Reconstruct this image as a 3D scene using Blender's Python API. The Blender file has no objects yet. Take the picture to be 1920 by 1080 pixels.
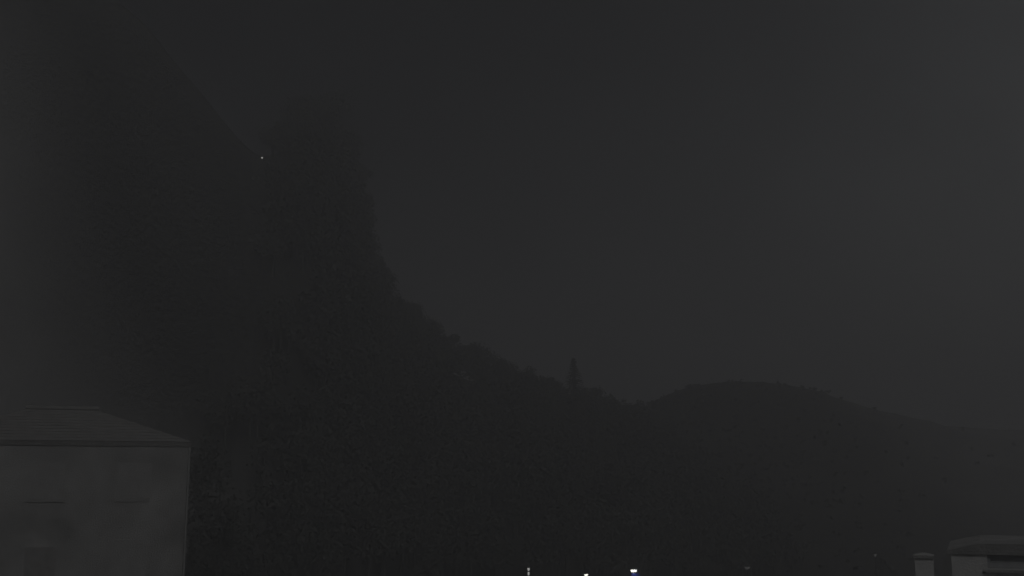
import bpy, bmesh, math, random
from mathutils import Vector, noise
R = math.radians
sc = bpy.context.scene
COL = sc.collection
random.seed(7)

# ------------------------------------------------------------------ camera
F = 2059.0                       # focal length in photo pixels (1920 wide)
PITCH = math.atan(360.0 / F)
CAM = Vector((0.0, 0.0, 14.0))
cd = bpy.data.cameras.new('camera'); cam = bpy.data.objects.new('camera', cd); COL.objects.link(cam)
cd.sensor_width = 36.0; cd.lens = 36.0 * F / 1920.0
cd.clip_start = 0.1; cd.clip_end = 6000.0
cam.location = CAM; cam.rotation_euler = (math.pi / 2 + PITCH, 0, 0)
sc.camera = cam

# ------------------------------------------------------------------ night sky and moon
MOON_EL, MOON_AZ = 52.0, 158.0    # degrees; azimuth clockwise from the view axis (to the right)
SKY_STRENGTH = 0.0016
MOON_STRENGTH = 0.27
GLOW_A, GLOW_K = 22.0, 10.0
w = bpy.data.worlds.new('World'); sc.world = w; w.use_nodes = True
nt = w.node_tree; nt.nodes.clear()
sky = nt.nodes.new('ShaderNodeTexSky'); sky.sky_type = 'NISHITA'; sky.sun_disc = False
sky.sun_elevation = R(MOON_EL); sky.sun_rotation = R(MOON_AZ)
sky.altitude = 300; sky.air_density = 1.0; sky.dust_density = 4.0; sky.ozone_density = 1.0
hs = nt.nodes.new('ShaderNodeHueSaturation'); hs.inputs['Saturation'].default_value = 0.34
# thin uneven high cloud
tc = nt.nodes.new('ShaderNodeTexCoord')
nz = nt.nodes.new('ShaderNodeTexNoise'); nz.inputs['Scale'].default_value = 9.0
nz.inputs['Detail'].default_value = 6.0; nz.inputs['Roughness'].default_value = 0.6
mr = nt.nodes.new('ShaderNodeMapRange'); mr.inputs[1].default_value = 0.3; mr.inputs[2].default_value = 0.7
mr.inputs[3].default_value = 0.80; mr.inputs[4].default_value = 1.20
mx = nt.nodes.new('ShaderNodeVectorMath'); mx.operation = 'SCALE'
bg = nt.nodes.new('ShaderNodeBackground'); bg.inputs['Strength'].default_value = SKY_STRENGTH
wo = nt.nodes.new('ShaderNodeOutputWorld')
nt.links.new(sky.outputs[0], hs.inputs['Color'])
nt.links.new(tc.outputs['Generated'], nz.inputs['Vector'])
nt.links.new(nz.outputs[0], mr.inputs[0])
nt.links.new(hs.outputs[0], mx.inputs[0]); nt.links.new(mr.outputs[0], mx.inputs['Scale'])
# added glow lobe peaking out of view right, brightens sky and mist there
dt = nt.nodes.new('ShaderNodeVectorMath'); dt.operation = 'DOT_PRODUCT'
dt.inputs[1].default_value = (math.sin(R(52)) * math.cos(R(8)), math.cos(R(52)) * math.cos(R(8)), math.sin(R(8)))
ex = nt.nodes.new('ShaderNodeMath'); ex.operation = 'MULTIPLY_ADD'; ex.inputs[1].default_value = GLOW_K; ex.inputs[2].default_value = -GLOW_K
pw = nt.nodes.new('ShaderNodeMath'); pw.operation = 'EXPONENT'
ga = nt.nodes.new('ShaderNodeVectorMath'); ga.operation = 'SCALE'; ga.inputs[0].default_value = (GLOW_A * 1.05, GLOW_A, GLOW_A * .90)
g1 = nt.nodes.new('ShaderNodeVectorMath'); g1.operation = 'ADD'; g1.inputs[1].default_value = (1, 1, 1)
m2 = nt.nodes.new('ShaderNodeVectorMath'); m2.operation = 'MULTIPLY'
nt.links.new(tc.outputs['Generated'], dt.inputs[0]); nt.links.new(dt.outputs['Value'], ex.inputs[0])
nt.links.new(ex.outputs[0], pw.inputs[0]); nt.links.new(pw.outputs[0], ga.inputs['Scale']); nt.links.new(ga.outputs[0], g1.inputs[0])
nt.links.new(mx.outputs[0], m2.inputs[0]); nt.links.new(g1.outputs[0], m2.inputs[1])
nt.links.new(m2.outputs[0], bg.inputs['Color']); nt.links.new(bg.outputs[0], wo.inputs['Surface'])

md = bpy.data.lights.new('moonlight', 'SUN'); md.energy = MOON_STRENGTH; md.angle = R(0.5)
md.color = (1.0, 0.99, 0.985)
mo = bpy.data.objects.new('moonlight', md); COL.objects.link(mo)
e, a = R(MOON_EL), R(MOON_AZ)
mdir = Vector((math.sin(a) * math.cos(e), math.cos(a) * math.cos(e), math.sin(e)))   # towards the moon
mo.rotation_euler = mdir.to_track_quat('Z', 'Y').to_euler()
mo.location = (60, -20, 120)

sc.view_settings.view_transform = 'Standard'; sc.view_settings.look = 'None'
sc.view_settings.exposure = 0.0; sc.view_settings.gamma = 1.0
sc.view_settings.use_curve_mapping = False
cy = sc.cycles
cy.use_denoising = True; cy.max_bounces = 6; cy.diffuse_bounces = 2; cy.volume_bounces = 4
cy.use_adaptive_sampling = True; cy.adaptive_threshold = 0.02; cy.adaptive_min_samples = 12
cy.transparent_max_bounces = 8; cy.sample_clamp_indirect = 2.0

# ------------------------------------------------------------------ helpers
def at(u, v, Y):
    """point seen at photo pixel (u, v) that lies Y metres ahead"""
    dx = (u - 960.0) / F; dy = (540.0 - v) / F
    d = Vector((dx, math.cos(PITCH) - dy * math.sin(PITCH), math.sin(PITCH) + dy * math.cos(PITCH)))
    return CAM + d * (Y / d.y)

def tag(o, label=None, cat=None, group=None, kind=None):
    if label: o['label'] = label
    if cat: o['category'] = cat
    if group: o['group'] = group
    if kind: o['kind'] = kind
    return o

def link(name, me, m=None, parent=None, loc=(0, 0, 0), rz=0.0):
    o = bpy.data.objects.new(name, me); COL.objects.link(o)
    if m is not None and not me.materials: me.materials.append(m)
    o.location = loc; o.rotation_euler = (0, 0, rz)
    if parent is not None: o.parent = parent
    return o

def empty(name, loc, rz=0.0):
    o = bpy.data.objects.new(name, None); COL.objects.link(o)
    o.location = loc; o.rotation_euler = (0, 0, rz); o.empty_display_size = 0.3
    return o

def mesh(name, vs, fs, smooth=False):
    me = bpy.data.meshes.new(name); me.from_pydata([tuple(v) for v in vs], [], fs); me.update()
    if smooth:
        for p in me.polygons: p.use_smooth = True
    return me

class MB:
    def __init__(s): s.v = []; s.f = []
    def box(s, x0, x1, y0, y1, z0, z1):
        b = len(s.v)
        s.v += [Vector(p) for p in ((x0,y0,z0),(x1,y0,z0),(x1,y1,z0),(x0,y1,z0),(x0,y0,z1),(x1,y0,z1),(x1,y1,z1),(x0,y1,z1))]
        s.f += [tuple(b + i for i in q) for q in ((3,2,1,0),(4,5,6,7),(0,1,5,4),(1,2,6,5),(2,3,7,6),(3,0,4,7))]
        return s
    def hexa(s, pts):
        b = len(s.v); s.v += [Vector(p) for p in pts]
        s.f += [tuple(b + i for i in q) for q in ((3,2,1,0),(4,5,6,7),(0,1,5,4),(1,2,6,5),(2,3,7,6),(3,0,4,7))]
        return s
    def tube(s, pts, rad, n=8, cap=True):
        rings = []
        for k, p in enumerate(pts):
            p = Vector(p)
            q0 = Vector(pts[max(k - 1, 0)]); q1 = Vector(pts[min(k + 1, len(pts) - 1)])
            d = (q1 - q0).normalized()
            ref = Vector((1, 0, 0)) if abs(d.x) < 0.8 else Vector((0, 1, 0))
            a = d.cross(ref).normalized(); c = d.cross(a)
            r = rad[k] if isinstance(rad, (list, tuple)) else rad
            b = len(s.v); rings.append(b)
            for i in range(n):
                t = 2 * math.pi * i / n
                s.v.append(p + a * (r * math.cos(t)) + c * (r * math.sin(t)))
        for k in range(len(rings) - 1):
            for i in range(n):
                j = (i + 1) % n
                s.f.append((rings[k] + i, rings[k] + j, rings[k + 1] + j, rings[k + 1] + i))
        if cap:
            s.f.append(tuple(rings[0] + i for i in reversed(range(n))))
            s.f.append(tuple(rings[-1] + i for i in range(n)))
        return s
    def lathe(s, prof, n=12, cx=0, cy=0):
        rings = []
        for (r, z) in prof:
            rings.append(len(s.v))
            for i in range(n):
                t = 2 * math.pi * i / n
                s.v.append(Vector((cx + r * math.cos(t), cy + r * math.sin(t), z)))
        for k in range(len(rings) - 1):
            for i in range(n):
                j = (i + 1) % n
                s.f.append((rings[k] + i, rings[k] + j, rings[k + 1] + j, rings[k + 1] + i))
        s.f.append(tuple(rings[0] + i for i in reversed(range(n))))
        s.f.append(tuple(rings[-1] + i for i in range(n)))
        return s
    def leaf(s, p, nrm, size, roll):
        nrm = nrm.normalized()
        ref = Vector((0, 0, 1)) if abs(nrm.z) < 0.9 else Vector((1, 0, 0))
        a = nrm.cross(ref).normalized(); c = nrm.cross(a)
        u = a * math.cos(roll) + c * math.sin(roll); v = c * math.cos(roll) - a * math.sin(roll)
        b = len(s.v)
        s.v += [p - u * size, p - v * size * .55 + nrm * size * .15, p + u * size, p + v * size * .55 + nrm * size * .15]
        s.f.append((b, b + 1, b + 2, b + 3))
        return s
    def me(s, name, smooth=False): return mesh(name, s.v, s.f, smooth)
    def build(s, name, m, parent=None, loc=(0, 0, 0), smooth=False, bevel=0.0):
        me = s.me(name, smooth)
        o = link(name, me, m, parent, loc)
        if bevel:
            bm = bmesh.new(); bm.from_mesh(me)
            bmesh.ops.bevel(bm, geom=list(bm.edges), offset=bevel, segments=2, affect='EDGES', profile=.6)
            bm.to_mesh(me); bm.free()
        return o

def mat(name, c1, c2=None, scale=4.0, rough=0.9, bump=0.0, detail=5.0, spec=0.3, bscale=None, lo=.35, hi=.65):
    m = bpy.data.materials.new(name); m.use_nodes = True
    n = m.node_tree; b = n.nodes['Principled BSDF']
    b.inputs['Roughness'].default_value = rough; b.inputs['Specular IOR Level'].default_value = spec
    tcn = n.nodes.new('ShaderNodeTexCoord')
    t = n.nodes.new('ShaderNodeTexNoise'); t.inputs['Scale'].default_value = scale; t.inputs['Detail'].default_value = detail
    n.links.new(tcn.outputs['Object'], t.inputs['Vector'])
    r = n.nodes.new('ShaderNodeValToRGB')
    r.color_ramp.elements[0].position = lo; r.color_ramp.elements[1].position = hi
    r.color_ramp.elements[0].color = (*c1, 1); r.color_ramp.elements[1].color = (*(c2 or c1), 1)
    n.links.new(t.outputs[0], r.inputs[0]); n.links.new(r.outputs[0], b.inputs['Base Color'])
    if bump:
        t2 = n.nodes.new('ShaderNodeTexNoise'); t2.inputs['Scale'].default_value = bscale or scale * 6; t2.inputs['Detail'].default_value = 4
        n.links.new(tcn.outputs['Object'], t2.inputs['Vector'])
        bn = n.nodes.new('ShaderNodeBump'); bn.inputs['Strength'].default_value = bump; bn.inputs['Distance'].default_value = .3
        n.links.new(t2.outputs[0], bn.inputs['Height']); n.links.new(bn.outputs[0], b.inputs['Normal'])
    return m

def glow(name, col, strength):
    m = bpy.data.materials.new(name); m.use_nodes = True
    b = m.node_tree.nodes['Principled BSDF']
    b.inputs['Base Color'].default_value = (.8, .8, .78, 1); b.inputs['Roughness'].default_value = .4
    b.inputs['Emission Color'].default_value = (*col, 1); b.inputs['Emission Strength'].default_value = strength
    return m

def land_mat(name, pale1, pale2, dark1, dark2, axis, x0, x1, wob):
    """land colour: edge brightening painted in along one axis, with a ragged border"""
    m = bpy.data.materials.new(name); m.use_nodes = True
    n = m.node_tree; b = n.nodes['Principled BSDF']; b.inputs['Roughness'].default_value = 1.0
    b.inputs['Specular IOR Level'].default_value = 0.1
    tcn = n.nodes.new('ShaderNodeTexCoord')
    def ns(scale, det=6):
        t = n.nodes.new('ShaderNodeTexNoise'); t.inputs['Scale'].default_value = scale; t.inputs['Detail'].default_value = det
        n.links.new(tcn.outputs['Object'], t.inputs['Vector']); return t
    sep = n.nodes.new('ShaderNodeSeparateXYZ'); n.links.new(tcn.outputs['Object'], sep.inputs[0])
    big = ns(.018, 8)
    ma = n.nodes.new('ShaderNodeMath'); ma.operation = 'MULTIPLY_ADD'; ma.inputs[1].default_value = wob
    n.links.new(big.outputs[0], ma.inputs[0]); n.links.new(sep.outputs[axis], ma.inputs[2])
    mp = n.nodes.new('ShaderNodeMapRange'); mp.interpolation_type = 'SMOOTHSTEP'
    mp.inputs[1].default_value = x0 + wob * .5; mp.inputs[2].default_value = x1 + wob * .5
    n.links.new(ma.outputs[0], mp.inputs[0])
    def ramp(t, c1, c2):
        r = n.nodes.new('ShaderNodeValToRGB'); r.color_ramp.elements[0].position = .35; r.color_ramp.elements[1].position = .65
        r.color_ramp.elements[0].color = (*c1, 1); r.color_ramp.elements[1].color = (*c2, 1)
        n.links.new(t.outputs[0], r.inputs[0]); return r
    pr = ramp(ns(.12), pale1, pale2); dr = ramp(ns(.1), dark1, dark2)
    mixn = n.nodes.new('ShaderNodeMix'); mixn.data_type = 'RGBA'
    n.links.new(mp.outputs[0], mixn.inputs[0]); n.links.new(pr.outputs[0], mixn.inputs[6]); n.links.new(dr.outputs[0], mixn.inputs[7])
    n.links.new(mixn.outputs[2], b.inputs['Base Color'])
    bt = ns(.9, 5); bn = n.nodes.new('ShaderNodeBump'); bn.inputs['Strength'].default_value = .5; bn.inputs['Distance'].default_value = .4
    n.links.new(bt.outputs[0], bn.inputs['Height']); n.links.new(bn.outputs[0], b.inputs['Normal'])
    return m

M = {}
M['ground'] = mat('valley_grass', (.07, .073, .062), (.11, .11, .10), .2, 1.0, .4, bscale=3)
M['slope'] = land_mat('slope_edge_glow', (.42, .42, .416), (.47, .47, .465), (.042, .044, .041), (.058, .06, .056), 1, 86, 136, 20)  # brightening towards the left frame edge painted in as paler ground
M['ridge'] = land_mat('ridge_edge_glow', (.065, .067, .062), (.09, .09, .085), (.21, .21, .207), (.26, .26, .256), 0, 55, 108, 30)  # ground turns paler to the right, painting in the glow at that edge
M['leaf'] = mat('leaf', (.10, .107, .096), (.118, .122, .11), 1.2, .8, spec=.25)
M['needle'] = mat('needle', (.05, .055, .055), (.07, .075, .075), 1.5, .85, spec=.2)
M['bark'] = mat('bark', (.06, .05, .04), (.11, .095, .08), 6, .95, .6)
M['asphalt'] = mat('asphalt', (.045, .045, .048), (.06, .06, .06), 8, .9, .3)
M['kerb'] = mat('kerb_stone', (.28, .28, .27), (.36, .35, .33), 5, .9, .2)
M['paint'] = mat('road_paint', (.6, .6, .58), (.75, .75, .72), 9, .7)
M['plaster'] = mat('plaster', (.32, .32, .317), (.48, .48, .474), .55, .9, .15, bscale=20)
M['tile'] = mat('roof_tile', (.26, .257, .253), (.31, .307, .302), 2.5, .85, .2)
M['timber'] = mat('timber', (.32, .317, .313), (.38, .377, .372), 5, .8, .2)
M['shutter'] = mat('painted_shutter', (.39, .39, .386), (.44, .44, .436), 3, .8, .1)
M['render'] = mat('pale_render', (.66, .66, .652), (.76, .76, .75), 1.8, .9, .15, bscale=18)
M['concrete'] = mat('concrete', (.38, .38, .374), (.46, .46, .453), 2.2, .9, .25, bscale=14)
M['slate'] = mat('weathered_concrete', (.30, .30, .296), (.40, .40, .395), 1.6, .9, .25, bscale=14)
M['steel'] = mat('galvanised_steel', (.42, .43, .44), (.50, .51, .52), 8, .6, spec=.4)
M['darkmetal'] = mat('dark_metal', (.05, .05, .055), (.08, .08, .085), 8, .5, spec=.5)
M['blue'] = mat('blue_enamel', (.012, .024, .18), (.016, .03, .22), 5, .4, spec=.5)
M['glass'] = mat('window_glass', (.02, .022, .026), (.03, .032, .036), 3, .08, spec=.6)
M['lamp_white'] = glow('lamp_white', (1.0, 1.0, .88), 1.7)
M['lamp_cool'] = glow('lamp_cool', (.85, .9, 1.0), .8)
M['lamp_grey'] = glow('lamp_grey', (1.0, 1.0, .96), .38)
M['lamp_faint'] = glow('lamp_faint', (1.0, .98, .94), .034)
M['lamp_hill'] = glow('lamp_hill', (1.0, 1.0, .97), .8)

def fbm(x, y, s, o=4, seed=0.0):
    v, amp, tot = 0.0, 1.0, 0.0
    for k in range(o):
        v += amp * noise.noise(Vector((x * s + seed, y * s - seed, seed * .37))); tot += amp
        amp *= .5; s *= 2.1
    return v / tot

# ------------------------------------------------------------------ the land
def ground_z(x, y):
    t = min(max((y - 47.0) / 48.0, 0.0), 1.0); t = t * t * (3 - 2 * t)
    return 9.5 * (1 - t) + .10 * fbm(x, y, .08, 3) * min(1.0, max(0.0, (y - 50) / 20))

def axis_steps(lst):
    out = []
    for a_, b_, n_ in lst: out += [a_ + (b_ - a_) * i / n_ for i in range(n_)]
    return out + [lst[-1][1]]
xs = axis_steps([(-3000, -300, 9), (-300, 300, 60), (300, 3000, 9)])
ys = axis_steps([(-200, 0, 5), (0, 140, 40), (140, 500, 30), (500, 4500, 12)])
vs = [(x, y, ground_z(x, y)) for y in ys for x in xs]
nx = len(xs)
fs = [(j * nx + i, j * nx + i + 1, (j + 1) * nx + i + 1, (j + 1) * nx + i) for j in range(len(ys) - 1) for i in range(nx - 1)]
tag(link('ground', mesh('ground', vs, fs, True), M['ground']), kind='structure')

def spline(pts, t):
    """Catmull-Rom through pts, t in 0..len-1"""
    i = min(int(t), len(pts) - 2); f = t - i
    p0 = pts[max(i - 1, 0)]; p1 = pts[i]; p2 = pts[i + 1]; p3 = pts[min(i + 2, len(pts) - 1)]
    return (p1 * 2 + (p2 - p0) * f + (p0 * 2 - p1 * 5 + p2 * 4 - p3) * f * f + (p1 * 3 - p0 - p2 * 3 + p3) * f * f * f) * .5

C1 = [at(*q) for q in ((-420,-150,112),(-100,-110,130),(212,-2,150),(350,142,168),(480,288,180),(555,264,185),(625,252,189),(668,340,193),(690,470,197),(738,590,203),
                       (830,690,210),(960,738,218),(1100,782,226),(1180,806,232),(1320,850,240),(1480,905,248))]
B1 = [Vector((x, y, -1.5)) for x, y in ((-75,25),(-62,45),(-50,75),(-42,95),(-32,110),(-27,116),(-23,121),(-20,124),(-17,127),(-13,131),(-6,135),(4,140),(16,147),(29,154),(38,160),(52,170),(74,185))]
C2 = [at(*q) for q in ((980,900,246),(1090,825,248),(1190,772,250),(1250,741,250),(1310,722,250),(1400,716,250),(1490,724,251),
                       (1560,743,252),(1640,769,254),(1720,792,256),(1800,800,258),(1920,806,262),(2100,798,268),(2400,780,276),(2800,740,285))]
B2 = [Vector((x * .62, y * .68, -1.5)) for x, y in ((-10,250),(10,250),(30,248),(42,245),(54,243),(68,240),(82,237),(95,235),(108,232),(122,230),(136,228),(156,225),(185,222),(235,218),(300,212))]

def flank(C, B, t, s, rough, seed, bulge=.12):
    """s=0 crest, s=1 foot"""
    c = spline(C, t); b = spline(B, t)
    p = c.lerp(b, s)
    p.z = c.z + (b.z - c.z) * (s - bulge * math.sin(math.pi * s) * (1 - s * .4))
    k = min(1.0, s * 6) * min(1.0, (1 - s) * 8 + .1)
    p.z += rough * k * fbm(p.x, p.y, .03, 5, seed)
    p.z += .35 * min(1.0, s * 30 + .4) * fbm(p.x, p.y, .25, 3, seed + 4)
    return p

def terrain(name, C, B, m, rough, seed, nt_, ns_, bulge):
    vs, fs = [], []
    rows = []
    T = len(C) - 1
    for i in range(nt_ + 1):
        t = T * i / nt_
        row = [flank(C, B, t, j / ns_, rough, seed, bulge) for j in range(ns_ + 1)]
        c = row[0]
        back = []
        for j in range(1, 9):
            tg = spline(C, min(t + .05, T)) - spline(C, max(t - .05, 0))
            q = c + Vector((-tg.y, tg.x, 0)).normalized() * (j * 10)
            q.z = c.z - (c.z + 3) * (1 - math.cos(math.pi * j / 8)) / 2 + .6 * fbm(q.x, q.y, .03, 4, seed)
            back.append(q)
        rows.append(list(reversed(back)) + row)
    n = len(rows[0])
    for r in rows: vs += r
    for i in range(nt_):
        for j in range(n - 1):
            k = i * n + j
            fs.append((k, k + 1, k + n + 1, k + n))
    return link(name, mesh(name, vs, fs, True), m)

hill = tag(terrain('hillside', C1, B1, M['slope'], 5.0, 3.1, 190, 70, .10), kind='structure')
ridge = tag(terrain('ridge', C2, B2, M['ridge'], 6.0, 8.7, 190, 60, .14), kind='structure')

# valley road below the slope, with kerbs and a dashed centre line
def strip(name, pts, w0, w1, z, h, m, parent=None):
    vs, fs = [], []
    for k, p in enumerate(pts):
        d = (pts[min(k + 1, len(pts) - 1)] - pts[max(k - 1, 0)]).normalized(); nrm = Vector((-d.y, d.x, 0))
        a_, b_ = p + nrm * w0, p + nrm * w1
        vs += [(a_.x, a_.y, z), (b_.x, b_.y, z), (b_.x, b_.y, z + h), (a_.x, a_.y, z + h)]
    for k in range(len(pts) - 1):
        o = 4 * k
        for i in range(4):
            j = (i + 1) % 4
            fs.append((o + i, o + j, o + 4 + j, o + 4 + i))
    fs += [(3, 2, 1, 0), tuple(len(vs) - 4 + i for i in range(4))]
    return link(name, mesh(name, vs, fs), m, parent)
RD = [Vector((x, 108 + .0012 * (x - 10) ** 2, 0)) for x in range(-14, 150, 4)]
road = tag(strip('road', RD, -3.2, 3.2, -.12, .27, M['asphalt']), kind='structure')
for s in (-1, 1):
    tag(strip('kerb', RD, 3.2 * s, 3.42 * s, -.12, .39, M['kerb'], road))
dash_mesh = None
for k in range(1, len(RD) - 1, 2):
    d = (RD[k + 1] - RD[k - 1]).normalized()
    if dash_mesh is None: dash_mesh = MB().box(-1.0, 1.0, -.06, .06, 0, .004).me('dash'); dash_mesh.materials.append(M['paint'])
    link('dash', dash_mesh, None, road, (RD[k].x, RD[k].y, .152), math.atan2(d.y, d.x))

# ------------------------------------------------------------------ trees
def crown_leaves(rng, mb, center, rx, ry, rz, lobes, n, size):
    cs = []
    for _ in range(lobes):
        while True:
            q = Vector((rng.uniform(-1, 1), rng.uniform(-1, 1), rng.uniform(-1, 1)))
            if q.length < 1: break
        cs.append((Vector((q.x * rx * .66, q.y * ry * .66, q.z * rz * .68)), rng.uniform(.26, .46)))
    for _ in range(n):
        c, r = cs[rng.randrange(lobes)]
        q = Vector((rng.gauss(0, 1), rng.gauss(0, 1), rng.gauss(0, 1))).normalized()
        q = q * (rng.random() ** .4)
        p = c + Vector((q.x * rx * r, q.y * ry * r, q.z * rz * r * .85))
        nrm = (q + Vector((rng.uniform(-.7, .7), rng.uniform(-.7, .7), rng.uniform(-.3, .9))))
        if nrm.length < .05: nrm = Vector((0, 0, 1))
        mb.leaf(center + p, nrm, size * rng.uniform(.6, 1.25), rng.uniform(0, 6.3))
    return cs

def broadleaf(name, base, h, wd, rng, label, group=None, leaves=1500, leafsize=None, trunk_frac=.28):
    root = empty(name, base, rng.uniform(0, 6.3))
    tag(root, label, 'tree', group)
    rz = h * (1 - trunk_frac) * .5; cz = h - rz
    mb = MB(); cs = crown_leaves(rng, mb, Vector((0, 0, cz)), wd * .5, wd * .5, rz, 26, leaves, leafsize or max(.28, h * .032))
    mb.build('crown', M['leaf'], root)
    tb = MB(); r0 = h * .022 + .06
    lean = Vector((rng.uniform(-.04, .04) * h, rng.uniform(-.04, .04) * h, 0))
    top = Vector((0, 0, h * .72)) + lean
    tb.tube([(0, 0, -.8), Vector((0, 0, h * .06)), Vector((0, 0, h * .3)) + lean * .4, top], [r0 * 1.5, r0 * 1.1, r0 * .8, r0 * .2], 8)
    for c, r in cs[:8]:
        z0 = h * rng.uniform(.25, .5)
        st = lean * (z0 / (h * .72)) + Vector((0, 0, z0)); en = Vector((0, 0, cz)) + c
        tb.tube([st, st.lerp(en, .5) + Vector((0, 0, -h * .02)), en], [r0 * .42, r0 * .28, r0 * .08], 6)
    tb.build('trunk', M['bark'], root)
    return root

def conifer(name, base, h, wd, rng, label, group=None):
    root = empty(name, base, 0.0); tag(root, label, 'tree', group)
    MB().tube([(0, 0, -.8), (0, 0, h * .5), (0, 0, h * .98)], [h * .022, h * .014, .02], 8).build('trunk', M['bark'], root)
    mb = MB()
    tiers = int(h * 2.2)
    for k in range(tiers):
        f = k / tiers; z = h * (.08 + .9 * f); r = wd * .5 * (1 - f) ** .85 * rng.uniform(.75, 1.12) + .1
        nb = max(5, int(11 * (1 - f)) + 3)
        for b_ in range(nb):
            t = 6.283 * (b_ + rng.random()) / nb
            rr = r * rng.uniform(.7, 1.1)
            for i in range(6):
                g = (i + .6) / 6
                p = Vector((math.cos(t) * rr * g, math.sin(t) * rr * g, z - rr * .3 * g + rng.uniform(-.08, .08)))
                mb.leaf(p, Vector((rng.uniform(-.6, .6), rng.uniform(-.6, .6), 1)), .34 * (1.1 - .4 * g) * (h / 9), t + rng.uniform(-.5, .5))
    mb.build('crown', M['needle'], root)
    return root

def crest_base(u, off=0.0):
    """point of the hillside crest that the camera sees in photo column u"""
    best = None
    T = len(C1) - 1
    for i in range(T * 40 + 1):
        c = spline(C1, i / 40)
        uu = 960 + F * (c.x - CAM.x) / ((c.y - CAM.y) * math.cos(PITCH) + (c.z - CAM.z) * math.sin(PITCH))
        if best is None or abs(uu - u) < best[0]: best = (abs(uu - u), i / 40)
    p = flank(C1, B1, best[1], .012, 5.0, 3.1, .10)
    return p

SKYLINE = [  # photo column, row of the top, crown width in photo pixels, label
    (512, 222, 76, 'lower rounded tree leaning into the notch, left neighbour of the tallest tree'),
    (562, 182, 96, 'broad tree on the skyline just left of the tallest crown'),
    (612, 158, 112, 'tallest broad crowned tree at the head of the wooded skyline'),
    (654, 240, 74, 'tree hugging the right flank of the tallest crown on the skyline'),
    (668, 318, 60, 'tree clinging half way down the steep drop in the skyline'),
    (678, 412, 58, 'tree at the foot of the steep drop in the skyline below the tallest tree'),
    (712, 502, 70, 'first tree of the gently falling wooded skyline, below the steep drop'),
    (758, 552, 80, 'second tree down the gently falling wooded skyline'),
    (800, 588, 78, 'third tree down the gently falling wooded skyline'),
    (842, 620, 74, 'fourth tree down the gently falling wooded skyline'),
    (892, 638, 92, 'wide flat topped tree half way down the falling wooded skyline'),
    (944, 668, 70, 'sixth tree down the falling wooded skyline, next after the flat topped one'),
    (986, 688, 62, 'seventh tree down the falling wooded skyline, two past the flat topped one'),
    (1030, 702, 60, 'round tree just left of the pointed conifer on the skyline'),
    (1104, 722, 56, 'round tree just right of the pointed conifer on the skyline'),
    (1138, 744, 48, 'small tree next to last before the saddle between hill and ridge'),
    (1166, 757, 40, 'last small tree of the wooded skyline, at the saddle below the ridge'),
]
rng = random.Random(21)
for u, v, wpx, lab in SKYLINE:
    b = crest_base(u)
    top = at(u, v, b.y)
    h = max(top.z - b.z, 4.0)
    broadleaf('broadleaf_tree', b, h + .3, wpx * b.y / F * 1.12, rng, lab, 'trees along the wooded skyline', leaves=int(2600 + 120 * h),
              leafsize=.24, trunk_frac=.0)
b = crest_base(1075)
conifer('conifer', b, at(1075, 668, b.y).z - b.z, 88 * b.y / F, random.Random(5), 'slender pointed conifer rising above the low end of the wooded skyline')

# the wood that clothes the flank below the skyline: one dark mass
rng = random.Random(99)
mb = MB()
T = len(C1) - 1
cnt = 0
while cnt < 1000:
    t = rng.uniform(3.6, T - .6); s = rng.uniform(.015, .985)
    if t < 4.6 and s < .62: continue
    if rng.random() > min(1.0, max(0.0, (t - 4.3) / 2.2 + .45 * s * s + .05)): continue
    if t < 9.2 and rng.random() < .3: continue
    p = flank(C1, B1, t, s, 5.0, 3.1, .10)
    h = rng.uniform(5.5, 9.5) * (1.0 if s > .1 else .7); wd = h * rng.uniform(.65, .95)
    cz = h * .58
    crown_leaves(rng, mb, p + Vector((0, 0, cz)), wd * .5, wd * .5, h * .42, 9, 260, .34)
    mb.tube([p - Vector((0, 0, .8)), p + Vector((0, 0, h * .6))], [h * .026, h * .012], 5)
    cnt += 1
wood = mb.build('hillside_wood', M['leaf'])
tag(wood, 'dark unlit wood covering the hillside below the skyline', 'wood', kind='stuff')

# low scrub on the far ridge
rng = random.Random(5)
mb = MB(); T2 = len(C2) - 1
for _ in range(5000):
    t = rng.uniform(1.0, T2 - 1.5); s = rng.random() ** .8 * .96 + .02
    if rng.random() > max(.015, 1.0 - t / 7.5): continue
    p = flank(C2, B2, t, s, 6.0, 8.7, .14)
    h = rng.uniform(.5, 1.2)
    crown_leaves(rng, mb, p + Vector((0, 0, h * .4)), h * .8, h * .8, h * .6, 3, 12, .4)
scrub = mb.build('ridge_scrub', M['leaf'])
tag(scrub, 'low dark scrub scattered over the distant ridge', 'scrub', kind='stuff')

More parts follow.
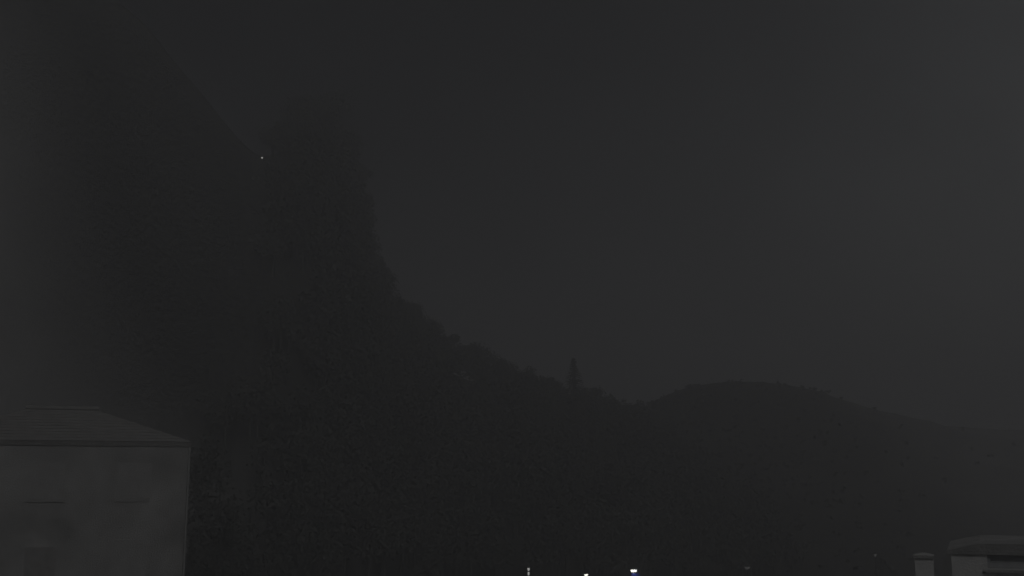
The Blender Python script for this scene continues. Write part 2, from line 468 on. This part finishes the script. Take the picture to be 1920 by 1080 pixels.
# ------------------------------------------------------------------ house in the lower left
def make_house():
    # right front corner seen at photo column 350, 40 m ahead
    c = at(350, 1000, 40.0)
    root = empty('house', (c.x, 40.0, ground_z(c.x, 40)), R(19))
    tag(root, 'pale two storey house with hipped roof at the lower left edge', 'house')
    Wd, Dp, H = 9.2, 8.0, 5.7
    wb = MB().box(-Wd, 0, 0, Dp, -.3, H)
    wb.build('wall', M['plaster'], root)
    MB().box(-Wd - .03, .03, -.03, Dp + .03, -.3, .45).build('plinth', M['concrete'], root)
    ov = .02
    e0 = [(-Wd - ov, -ov), (ov, -ov), (ov, Dp + ov), (-Wd - ov, Dp + ov)]
    rh = 1.45
    r0, r1 = (-Wd + 3.4, Dp / 2, H + rh), (-3.4, Dp / 2, H + rh)
    vs = [(x, y, H - .02) for x, y in e0] + [(x, y, H + .14) for x, y in e0] + [r0, r1]
    fsr = [(3, 2, 1, 0), (0, 1, 5, 4), (1, 2, 6, 5), (2, 3, 7, 6), (3, 0, 4, 7), (4, 5, 9, 8), (5, 6, 9), (6, 7, 8, 9), (7, 4, 8)]
    roof = link('roof', mesh('roof', vs, fsr), M['tile'], root)
    # courses of tiles as raised strips on the front and right slopes
    def course(a0, a1, b0, b1, n):
        for k in range(n):
            f0, f1 = k / n, (k + 1) / n
            p = [Vector(a0).lerp(Vector(b0), f0), Vector(a1).lerp(Vector(b1), f0), Vector(a1).lerp(Vector(b1), f1), Vector(a0).lerp(Vector(b0), f1)]
            nr = (p[1] - p[0]).cross(p[2] - p[0]).normalized()
            lo, hi = .004, .024
            vs_ = [p[0] + nr * lo, p[1] + nr * lo, p[2] + nr * lo, p[3] + nr * lo, p[0] + nr * hi, p[1] + nr * hi, p[2] + nr * .012, p[3] + nr * .012]
            MB().hexa(vs_).build('tile_course', M['tile'], roof)
    z = H + .14
    course((-Wd - ov, -ov, z), (ov, -ov, z), r0, r1, 11)
    course((ov, -ov, z), (ov, Dp + ov, z), r1, r1, 11)
    MB().tube([Vector(r0) + Vector((-.1, 0, .04)), Vector(r1) + Vector((.1, 0, .04))], .11, 8).build('ridge_cap', M['tile'], roof)
    # gutters and downpipe
    MB().tube([(-.05, -.045, H - .05), (-.05, -.045, H - .3), (-.05, -.045, .46)], .035, 8).build('downpipe', M['shutter'], root)
    def window(x, z, wd, ht, side=False):
        wroot = None
        def pl(x0, x1, y0, y1, z0, z1):
            return MB().box(*((-y1, -y0, x0, x1, z0, z1) if side else (x0, x1, y0, y1, z0, z1)))
        fb = MB()
        x0, x1, z0, z1 = x - wd / 2, x + wd / 2, z, z + ht
        for q in ((x0, x0 + .07, z0, z1), (x1 - .07, x1, z0, z1), (x0 + .07, x1 - .07, z0, z0 + .07), (x0 + .07, x1 - .07, z1 - .07, z1), (x - .03, x + .03, z0 + .07, z1 - .07)):
            bb = pl(q[0], q[1], -.018, -.004, q[2], q[3]); o = len(fb.v); fb.v += bb.v; fb.f += [tuple(i + o for i in f_) for f_ in bb.f]
        wn = fb.build('window', M['shutter'], root)
        for (xa, xb) in ((x0 + .075, x - .035), (x + .035, x1 - .075)):
            pl(xa, xb, -.012, -.005, z0 + .075, z1 - .075).build('shutter', M['shutter'], wn)
    for zz in (1.1, 3.75):
        for xx in (-7.6, -1.9): window(xx, zz, 1.2, 1.35)
    window(-4.75, 3.75, 1.2, 1.35)
    for zz in (1.1, 3.75):
        for xx in (2.0, 5.9): window(xx, zz, 1.1, 1.35, True)
    d = MB().box(-5.25, -4.25, -.06, -.004, .18, 2.25).build('door', M['timber'], root)
    MB().tube([(-4.38, -.06, 1.15), (-4.38, -.11, 1.15), (-4.5, -.11, 1.15)], .014, 6).build('handle', M['steel'], d)
    MB().box(-5.6, -3.9, -1.1, -.035, -.25, .16).build('doorstep', M['concrete'], root)
    return root
make_house()

def shrub(name, u, v, Y, wpx, seed, label):
    p = at(u, v, Y); g = ground_z(p.x, Y)
    rg = random.Random(seed)
    h = p.z - g; wd = wpx * Y / F
    root = empty(name, (p.x, Y, g - .05)); tag(root, label, 'tree', 'small trees beside the house')
    mb = MB(); crown_leaves(rg, mb, Vector((0, 0, h * .54)), wd * .5, wd * .5, h * .5, 16, 3200, .26)
    mb.build('crown', M['leaf'], root)
    tb = MB()
    for k in range(5):
        t = rg.uniform(0, 6.3)
        tb.tube([(0.08 * math.cos(t), .08 * math.sin(t), -.1), (wd * .12 * math.cos(t), wd * .12 * math.sin(t), h * .35), (wd * .25 * math.cos(t), wd * .25 * math.sin(t), h * .72)], [.12, .08, .02], 6)
    tb.build('trunk', M['bark'], root)
shrub('garden_tree', 398, 798, 108.0, 120, 11, 'tallest of the small trees, at the right corner of the pale house')
shrub('garden_tree', 440, 918, 110.0, 110, 12, 'middle one of the small trees stepping down from the pale house')
shrub('garden_tree', 500, 1004, 112.0, 100, 13, 'lowest of the small trees, farthest from the pale house, at the bottom edge')

# ------------------------------------------------------------------ gate pillar and hut in the lower right
Yp = 30.0
pl_, pr_ = at(1713, 1036, Yp), at(1750, 1036, Yp)
wp = pr_.x - pl_.x; cxp = (pl_.x + pr_.x) / 2; gz = ground_z(cxp, Yp); hp = pl_.z - gz
root = empty('gate_pillar', (cxp, Yp, gz), R(-20)); tag(root, 'pale square gate pillar standing beside the hut at lower right', 'pillar')
MB().box(-wp / 2 + .03, wp / 2 - .03, -wp / 2 + .03, wp / 2 - .03, -.4, hp - .14).build('shaft', M['render'], root, bevel=.012)
MB().box(-wp / 2 - .01, wp / 2 + .01, -wp / 2 - .01, wp / 2 + .01, -.4, .22).build('base', M['concrete'], root, bevel=.012)
c_ = MB().box(-wp / 2, wp / 2, -wp / 2, wp / 2, hp - .138, hp - .06)
c_.hexa([(-wp/2, -wp/2, hp - .06), (wp/2, -wp/2, hp - .06), (wp/2, wp/2, hp - .06), (-wp/2, wp/2, hp - .06), (-.05, -.05, hp), (.05, -.05, hp), (.05, .05, hp), (-.05, .05, hp)])
c_.build('cap', M['concrete'], root)

h0 = at(1778, 1030, Yp); h1 = at(1832, 1018, Yp); gz = ground_z(h0.x, Yp)
root = empty('hut', (h0.x, Yp, gz), R(-23)); tag(root, 'pale rendered hut with sloping roof edge at the lower right corner', 'hut')
zl = h0.z - gz; zr = h1.z - gz; Lx = 4.6; xr = h1.x - h0.x
# front wall with a window opening
wx0, wx1, wz0, wz1 = at(1846, 1060, Yp).x - h0.x, at(1990, 1060, Yp).x - h0.x, at(1880, 1064, Yp).z - gz, at(1880, 1030, Yp).z - gz
wb = MB()
for q in ((0.06, wx0, -.3, zl - .12), (wx0, wx1, -.3, wz0), (wx1, Lx - .06, -.3, zl - .12)): wb.box(q[0], q[1], 0, .2, q[2], q[3])
wb.box(wx0, wx1, 0, .2, wz1, zl - .02)
wb.box(.06, .26, .2, 3.4, -.3, zl - .12).box(Lx - .26, Lx - .06, .2, 3.4, -.3, zl - .12).box(.26, Lx - .26, 3.2, 3.4, -.3, zl - .12)
wb.build('wall', M['render'], root)
rt = MB().hexa([(-.03, -.035, zl - .118), (Lx + .03, -.035, zl - .118), (Lx + .03, 3.5, zl - .118), (-.03, 3.5, zl - .118),
                (-.03, -.035, zl - .02), (Lx + .03, -.035, zl - .02), (Lx + .03, 3.5, zl + .06), (-.03, 3.5, zl + .06)])
ro = rt.build('roof', M['slate'], root)
MB().hexa([(0.0, -.02, zl - .015), (Lx, -.02, zl - .015), (Lx, 3.4, zl + .06), (0, 3.4, zl + .06),
           (xr, .0, zr), (Lx - xr, .0, zr), (Lx - xr, 3.2, zr + .08), (xr, 3.2, zr + .08)]).build('parapet', M['slate'], ro)
fr = MB()
fr.box(wx0 + .003, wx0 + .06, .02, .1, wz0 + .003, wz1 - .003).box(wx1 - .06, wx1 - .003, .02, .1, wz0 + .003, wz1 - .003)
fr.box(wx0 + .06, wx1 - .06, .02, .1, wz1 - .06, wz1 - .003).box(wx0 + .06, wx1 - .06, .02, .1, wz0 + .003, wz0 + .06)
mxx = (wx0 + wx1) / 2
fr.box(mxx - .03, mxx + .03, .02, .1, wz0 + .06, wz1 - .06)
wn = fr.build('window', M['steel'], root)
ns_ = 7
for xa, xb in ((wx0 + .063, mxx - .033), (mxx + .033, wx1 - .063)):
    for k in range(ns_):
        za = wz0 + .063 + (wz1 - wz0 - .126) * k / ns_; zb = wz0 + .063 + (wz1 - wz0 - .126) * (k + .93) / ns_
        MB().hexa([(xa, .052, za), (xb, .052, za), (xb, .08, za), (xa, .08, za), (xa, .062, zb), (xb, .062, zb), (xb, .08, zb), (xa, .08, zb)]).build('shutter_slat', M['steel'], wn)
MB().hexa([(wx0 - .1, -.05, wz0 - .1), (wx1 + .1, -.05, wz0 - .1), (wx1 + .1, -.004, wz0 - .1), (wx0 - .1, -.004, wz0 - .1),
           (wx0 - .1, -.05, wz0 - .03), (wx1 + .1, -.05, wz0 - .02), (wx1 + .1, -.004, wz0 - .006), (wx0 - .1, -.004, wz0 - .006)]).build('sill', M['concrete'], wn)

# ------------------------------------------------------------------ lamps in the valley
def foot(p): return Vector((p.x, p.y, ground_z(p.x, p.y)))

def twin_lamp(u, v, Y, label):
    p = at(u, v, Y); f = foot(p); h = p.z - f.z
    root = empty('street_lamp', f); tag(root, label, 'street lamp')
    MB().tube([(0, 0, -.3), (0, 0, .9), (0, 0, h - .06)], [.09, .07, .05], 10).build('pole', M['steel'], root)
    MB().lathe([(.16, 0), (.16, .05), (.1, .12), (.1, .4)], 12).build('base', M['steel'], root)
    for s, dz, col, wd in ((-1, -.02, 'lamp_white', .15), (1, -.01, 'lamp_cool', .12)):
        MB().tube([(0, 0, h - .12), (s * .08, -.02, h + .05), (s * .2, -.08, h + .09)], .025, 8).build('arm', M['steel'], root)
        cx_ = s * .15
        hd = MB().hexa([(cx_ - .18, -.36, h + .08 + dz), (cx_ + .18, -.36, h + .08 + dz), (cx_ + .16, .08, h + .1 + dz), (cx_ - .16, .08, h + .1 + dz),
                        (cx_ - .13, -.3, h + .15 + dz), (cx_ + .13, -.3, h + .15 + dz), (cx_ + .12, .05, h + .17 + dz), (cx_ - .12, .05, h + .17 + dz)]).build('head', M['steel'], root)
        MB().hexa([(cx_ - wd + .03, -.33, h - .13 + dz), (cx_ + wd - .03, -.33, h - .13 + dz), (cx_ + wd - .03, .04, h - .11 + dz), (cx_ - wd + .03, .04, h - .11 + dz),
                   (cx_ - wd, -.35, h + .078 + dz), (cx_ + wd, -.35, h + .078 + dz), (cx_ + wd, .06, h + .098 + dz), (cx_ - wd, .06, h + .098 + dz)]).build('diffuser', M[col], hd)
    pd = bpy.data.lights.new('lamp_light', 'POINT'); pd.energy = 10.0; pd.color = (1, .98, .88); pd.shadow_soft_size = .15
    po = bpy.data.objects.new('lamp_light', pd); COL.objects.link(po); po.parent = root; po.location = (0, -.5, h - .15)
    return root, f, h

root, f, h = twin_lamp(1188, 1069, 110.0, 'brightest lamp, a twin headed street lamp above a blue sign at the bottom edge')
ps = at(1192, 1078.5, 109.7)
sg = empty('road_sign', (ps.x, 109.72, ps.z)); tag(sg, 'blue rectangular sign mounted just below the brightest lamp', 'sign')
MB().box(-.42, .42, -.02, .02, -.34, .17).build('plate', M['blue'], sg, bevel=.006)
MB().box(-.44, .44, .022, .05, -.05, -.01).build('bracket', M['steel'], sg)

def lantern(u, v, Y, mname, label, wd=.15, second=False, power=.5):
    p = at(u, v, Y); f = foot(p); h = p.z - f.z
    root = empty('lantern_post', f); tag(root, label, 'lamp post', 'small lantern posts in the dark valley')
    top = h - .55 if second else h - .2
    MB().tube([(0, 0, -.3), (0, 0, .5), (0, 0, top)], [.07, .05, .035], 10).build('post', M['darkmetal'], root)
    MB().lathe([(.13, 0), (.13, .06), (.08, .14), (.07, .4)], 12).build('base', M['darkmetal'], root)
    ln = MB().lathe([(wd * .35, h - .13), (wd * .6, h - .05), (wd, h + .12), (wd * .98, h + .14)], 10).build('lantern', M[mname], root, smooth=False)
    MB().lathe([(wd * 1.1, h + .142), (wd * .8, h + .2), (.03, h + .26), (.015, h + .32)], 10).build('hood', M['darkmetal'], ln)
    if second:
        MB().tube([(0, 0, h - .14), (0, 0, h - .22)], .03, 8).build('neck', M['darkmetal'], root)
        MB().lathe([(.07, h - .549), (.085, h - .5), (.085, h - .27), (.06, h - .222)], 10).build('light_tube', M['lamp_grey'], root)
    if power:
        pd = bpy.data.lights.new('lantern_light', 'POINT'); pd.energy = power; pd.color = (1, .98, .94); pd.shadow_soft_size = .12
        po = bpy.data.objects.new('lantern_light', pd); COL.objects.link(po); po.parent = root; po.location = (0, -.35, h)
    return root
lantern(991, 1068, 110.0, 'lamp_grey', 'lantern post glowing in two small spots one above the other', .13, True)
lantern(1099, 1079, 109.0, 'lamp_white', 'lit lantern cut by the bottom edge, between the double glow and brightest lamp', .2)
lantern(1401, 1065, 116.0, 'lamp_faint', 'faint wide lantern right of the brightest lamp, near the bottom edge', .36, False, 0)
lantern(1641, 1041, 118.0, 'lamp_faint', 'faint small lantern left of the pale gate pillar', .2, False, 0)

# lone lamp high on the hillside below the notch
def hill_lamp():
    best = None
    for i in range(60 * 60):
        t = 3.6 + 1.6 * (i // 60) / 60; s = .01 + .3 * (i % 60) / 60
        p = flank(C1, B1, t, s, 5.0, 3.1, .10) + Vector((0, 0, 3.4))
        q = p - CAM; fy = q.y * math.cos(PITCH) + q.z * math.sin(PITCH)
        u = 960 + F * q.x / fy; v = 540 - F * (q.z * math.cos(PITCH) - q.y * math.sin(PITCH)) / fy
        d = (u - 492) ** 2 + (v - 298) ** 2
        if best is None or d < best[0]: best = (d, p)
    f = best[1] - Vector((0, 0, 3.4))
    root = empty('lamp_post', f); tag(root, 'single tiny lit lamp high on the hillside below the notch in the skyline', 'lamp')
    MB().tube([(0, 0, -.5), (0, 0, 3.3)], [.07, .04], 8).build('post', M['darkmetal'], root)
    MB().tube([(0, 0, 3.3), (0, -.15, 3.45), (0, -.4, 3.5)], .03, 8).build('arm', M['darkmetal'], root)
    hd = MB().hexa([(-.14, -.75, 3.46), (.14, -.75, 3.46), (.12, -.35, 3.46), (-.12, -.35, 3.46), (-.09, -.7, 3.55), (.09, -.7, 3.55), (.08, -.37, 3.55), (-.08, -.37, 3.55)]).build('head', M['darkmetal'], root)
    MB().lathe([(.05, 3.27), (.12, 3.33), (.13, 3.458)], 10, 0, -.55).build('diffuser', M['lamp_hill'], hd)
hill_lamp()

# ------------------------------------------------------------------ mist added to lift the dark tones
bpy.context.view_layer.update()
HTOP = max((o.matrix_world @ v.co).z for o in COL.objects if o.type == 'MESH' for v in o.data.vertices) + 1.5
hb = MB().box(-3200, 3200, -230, 4700, -4, HTOP)
print('mist top', HTOP)
hz = hb.build('added_mist', None)
m = bpy.data.materials.new('black_lift_mist'); m.use_nodes = True
n = m.node_tree; n.nodes.clear()
vo = n.nodes.new('ShaderNodeVolumePrincipled'); vo.inputs['Density'].default_value = 0.0054
vo.inputs['Color'].default_value = (.925, .925, .945, 1); vo.inputs['Anisotropy'].default_value = 0.4
ou = n.nodes.new('ShaderNodeOutputMaterial'); n.links.new(vo.outputs[0], ou.inputs['Volume'])
hz.data.materials.append(m)
tag(hz, 'added even mist that lifts the dark tones across the whole valley', 'mist', kind='stuff')
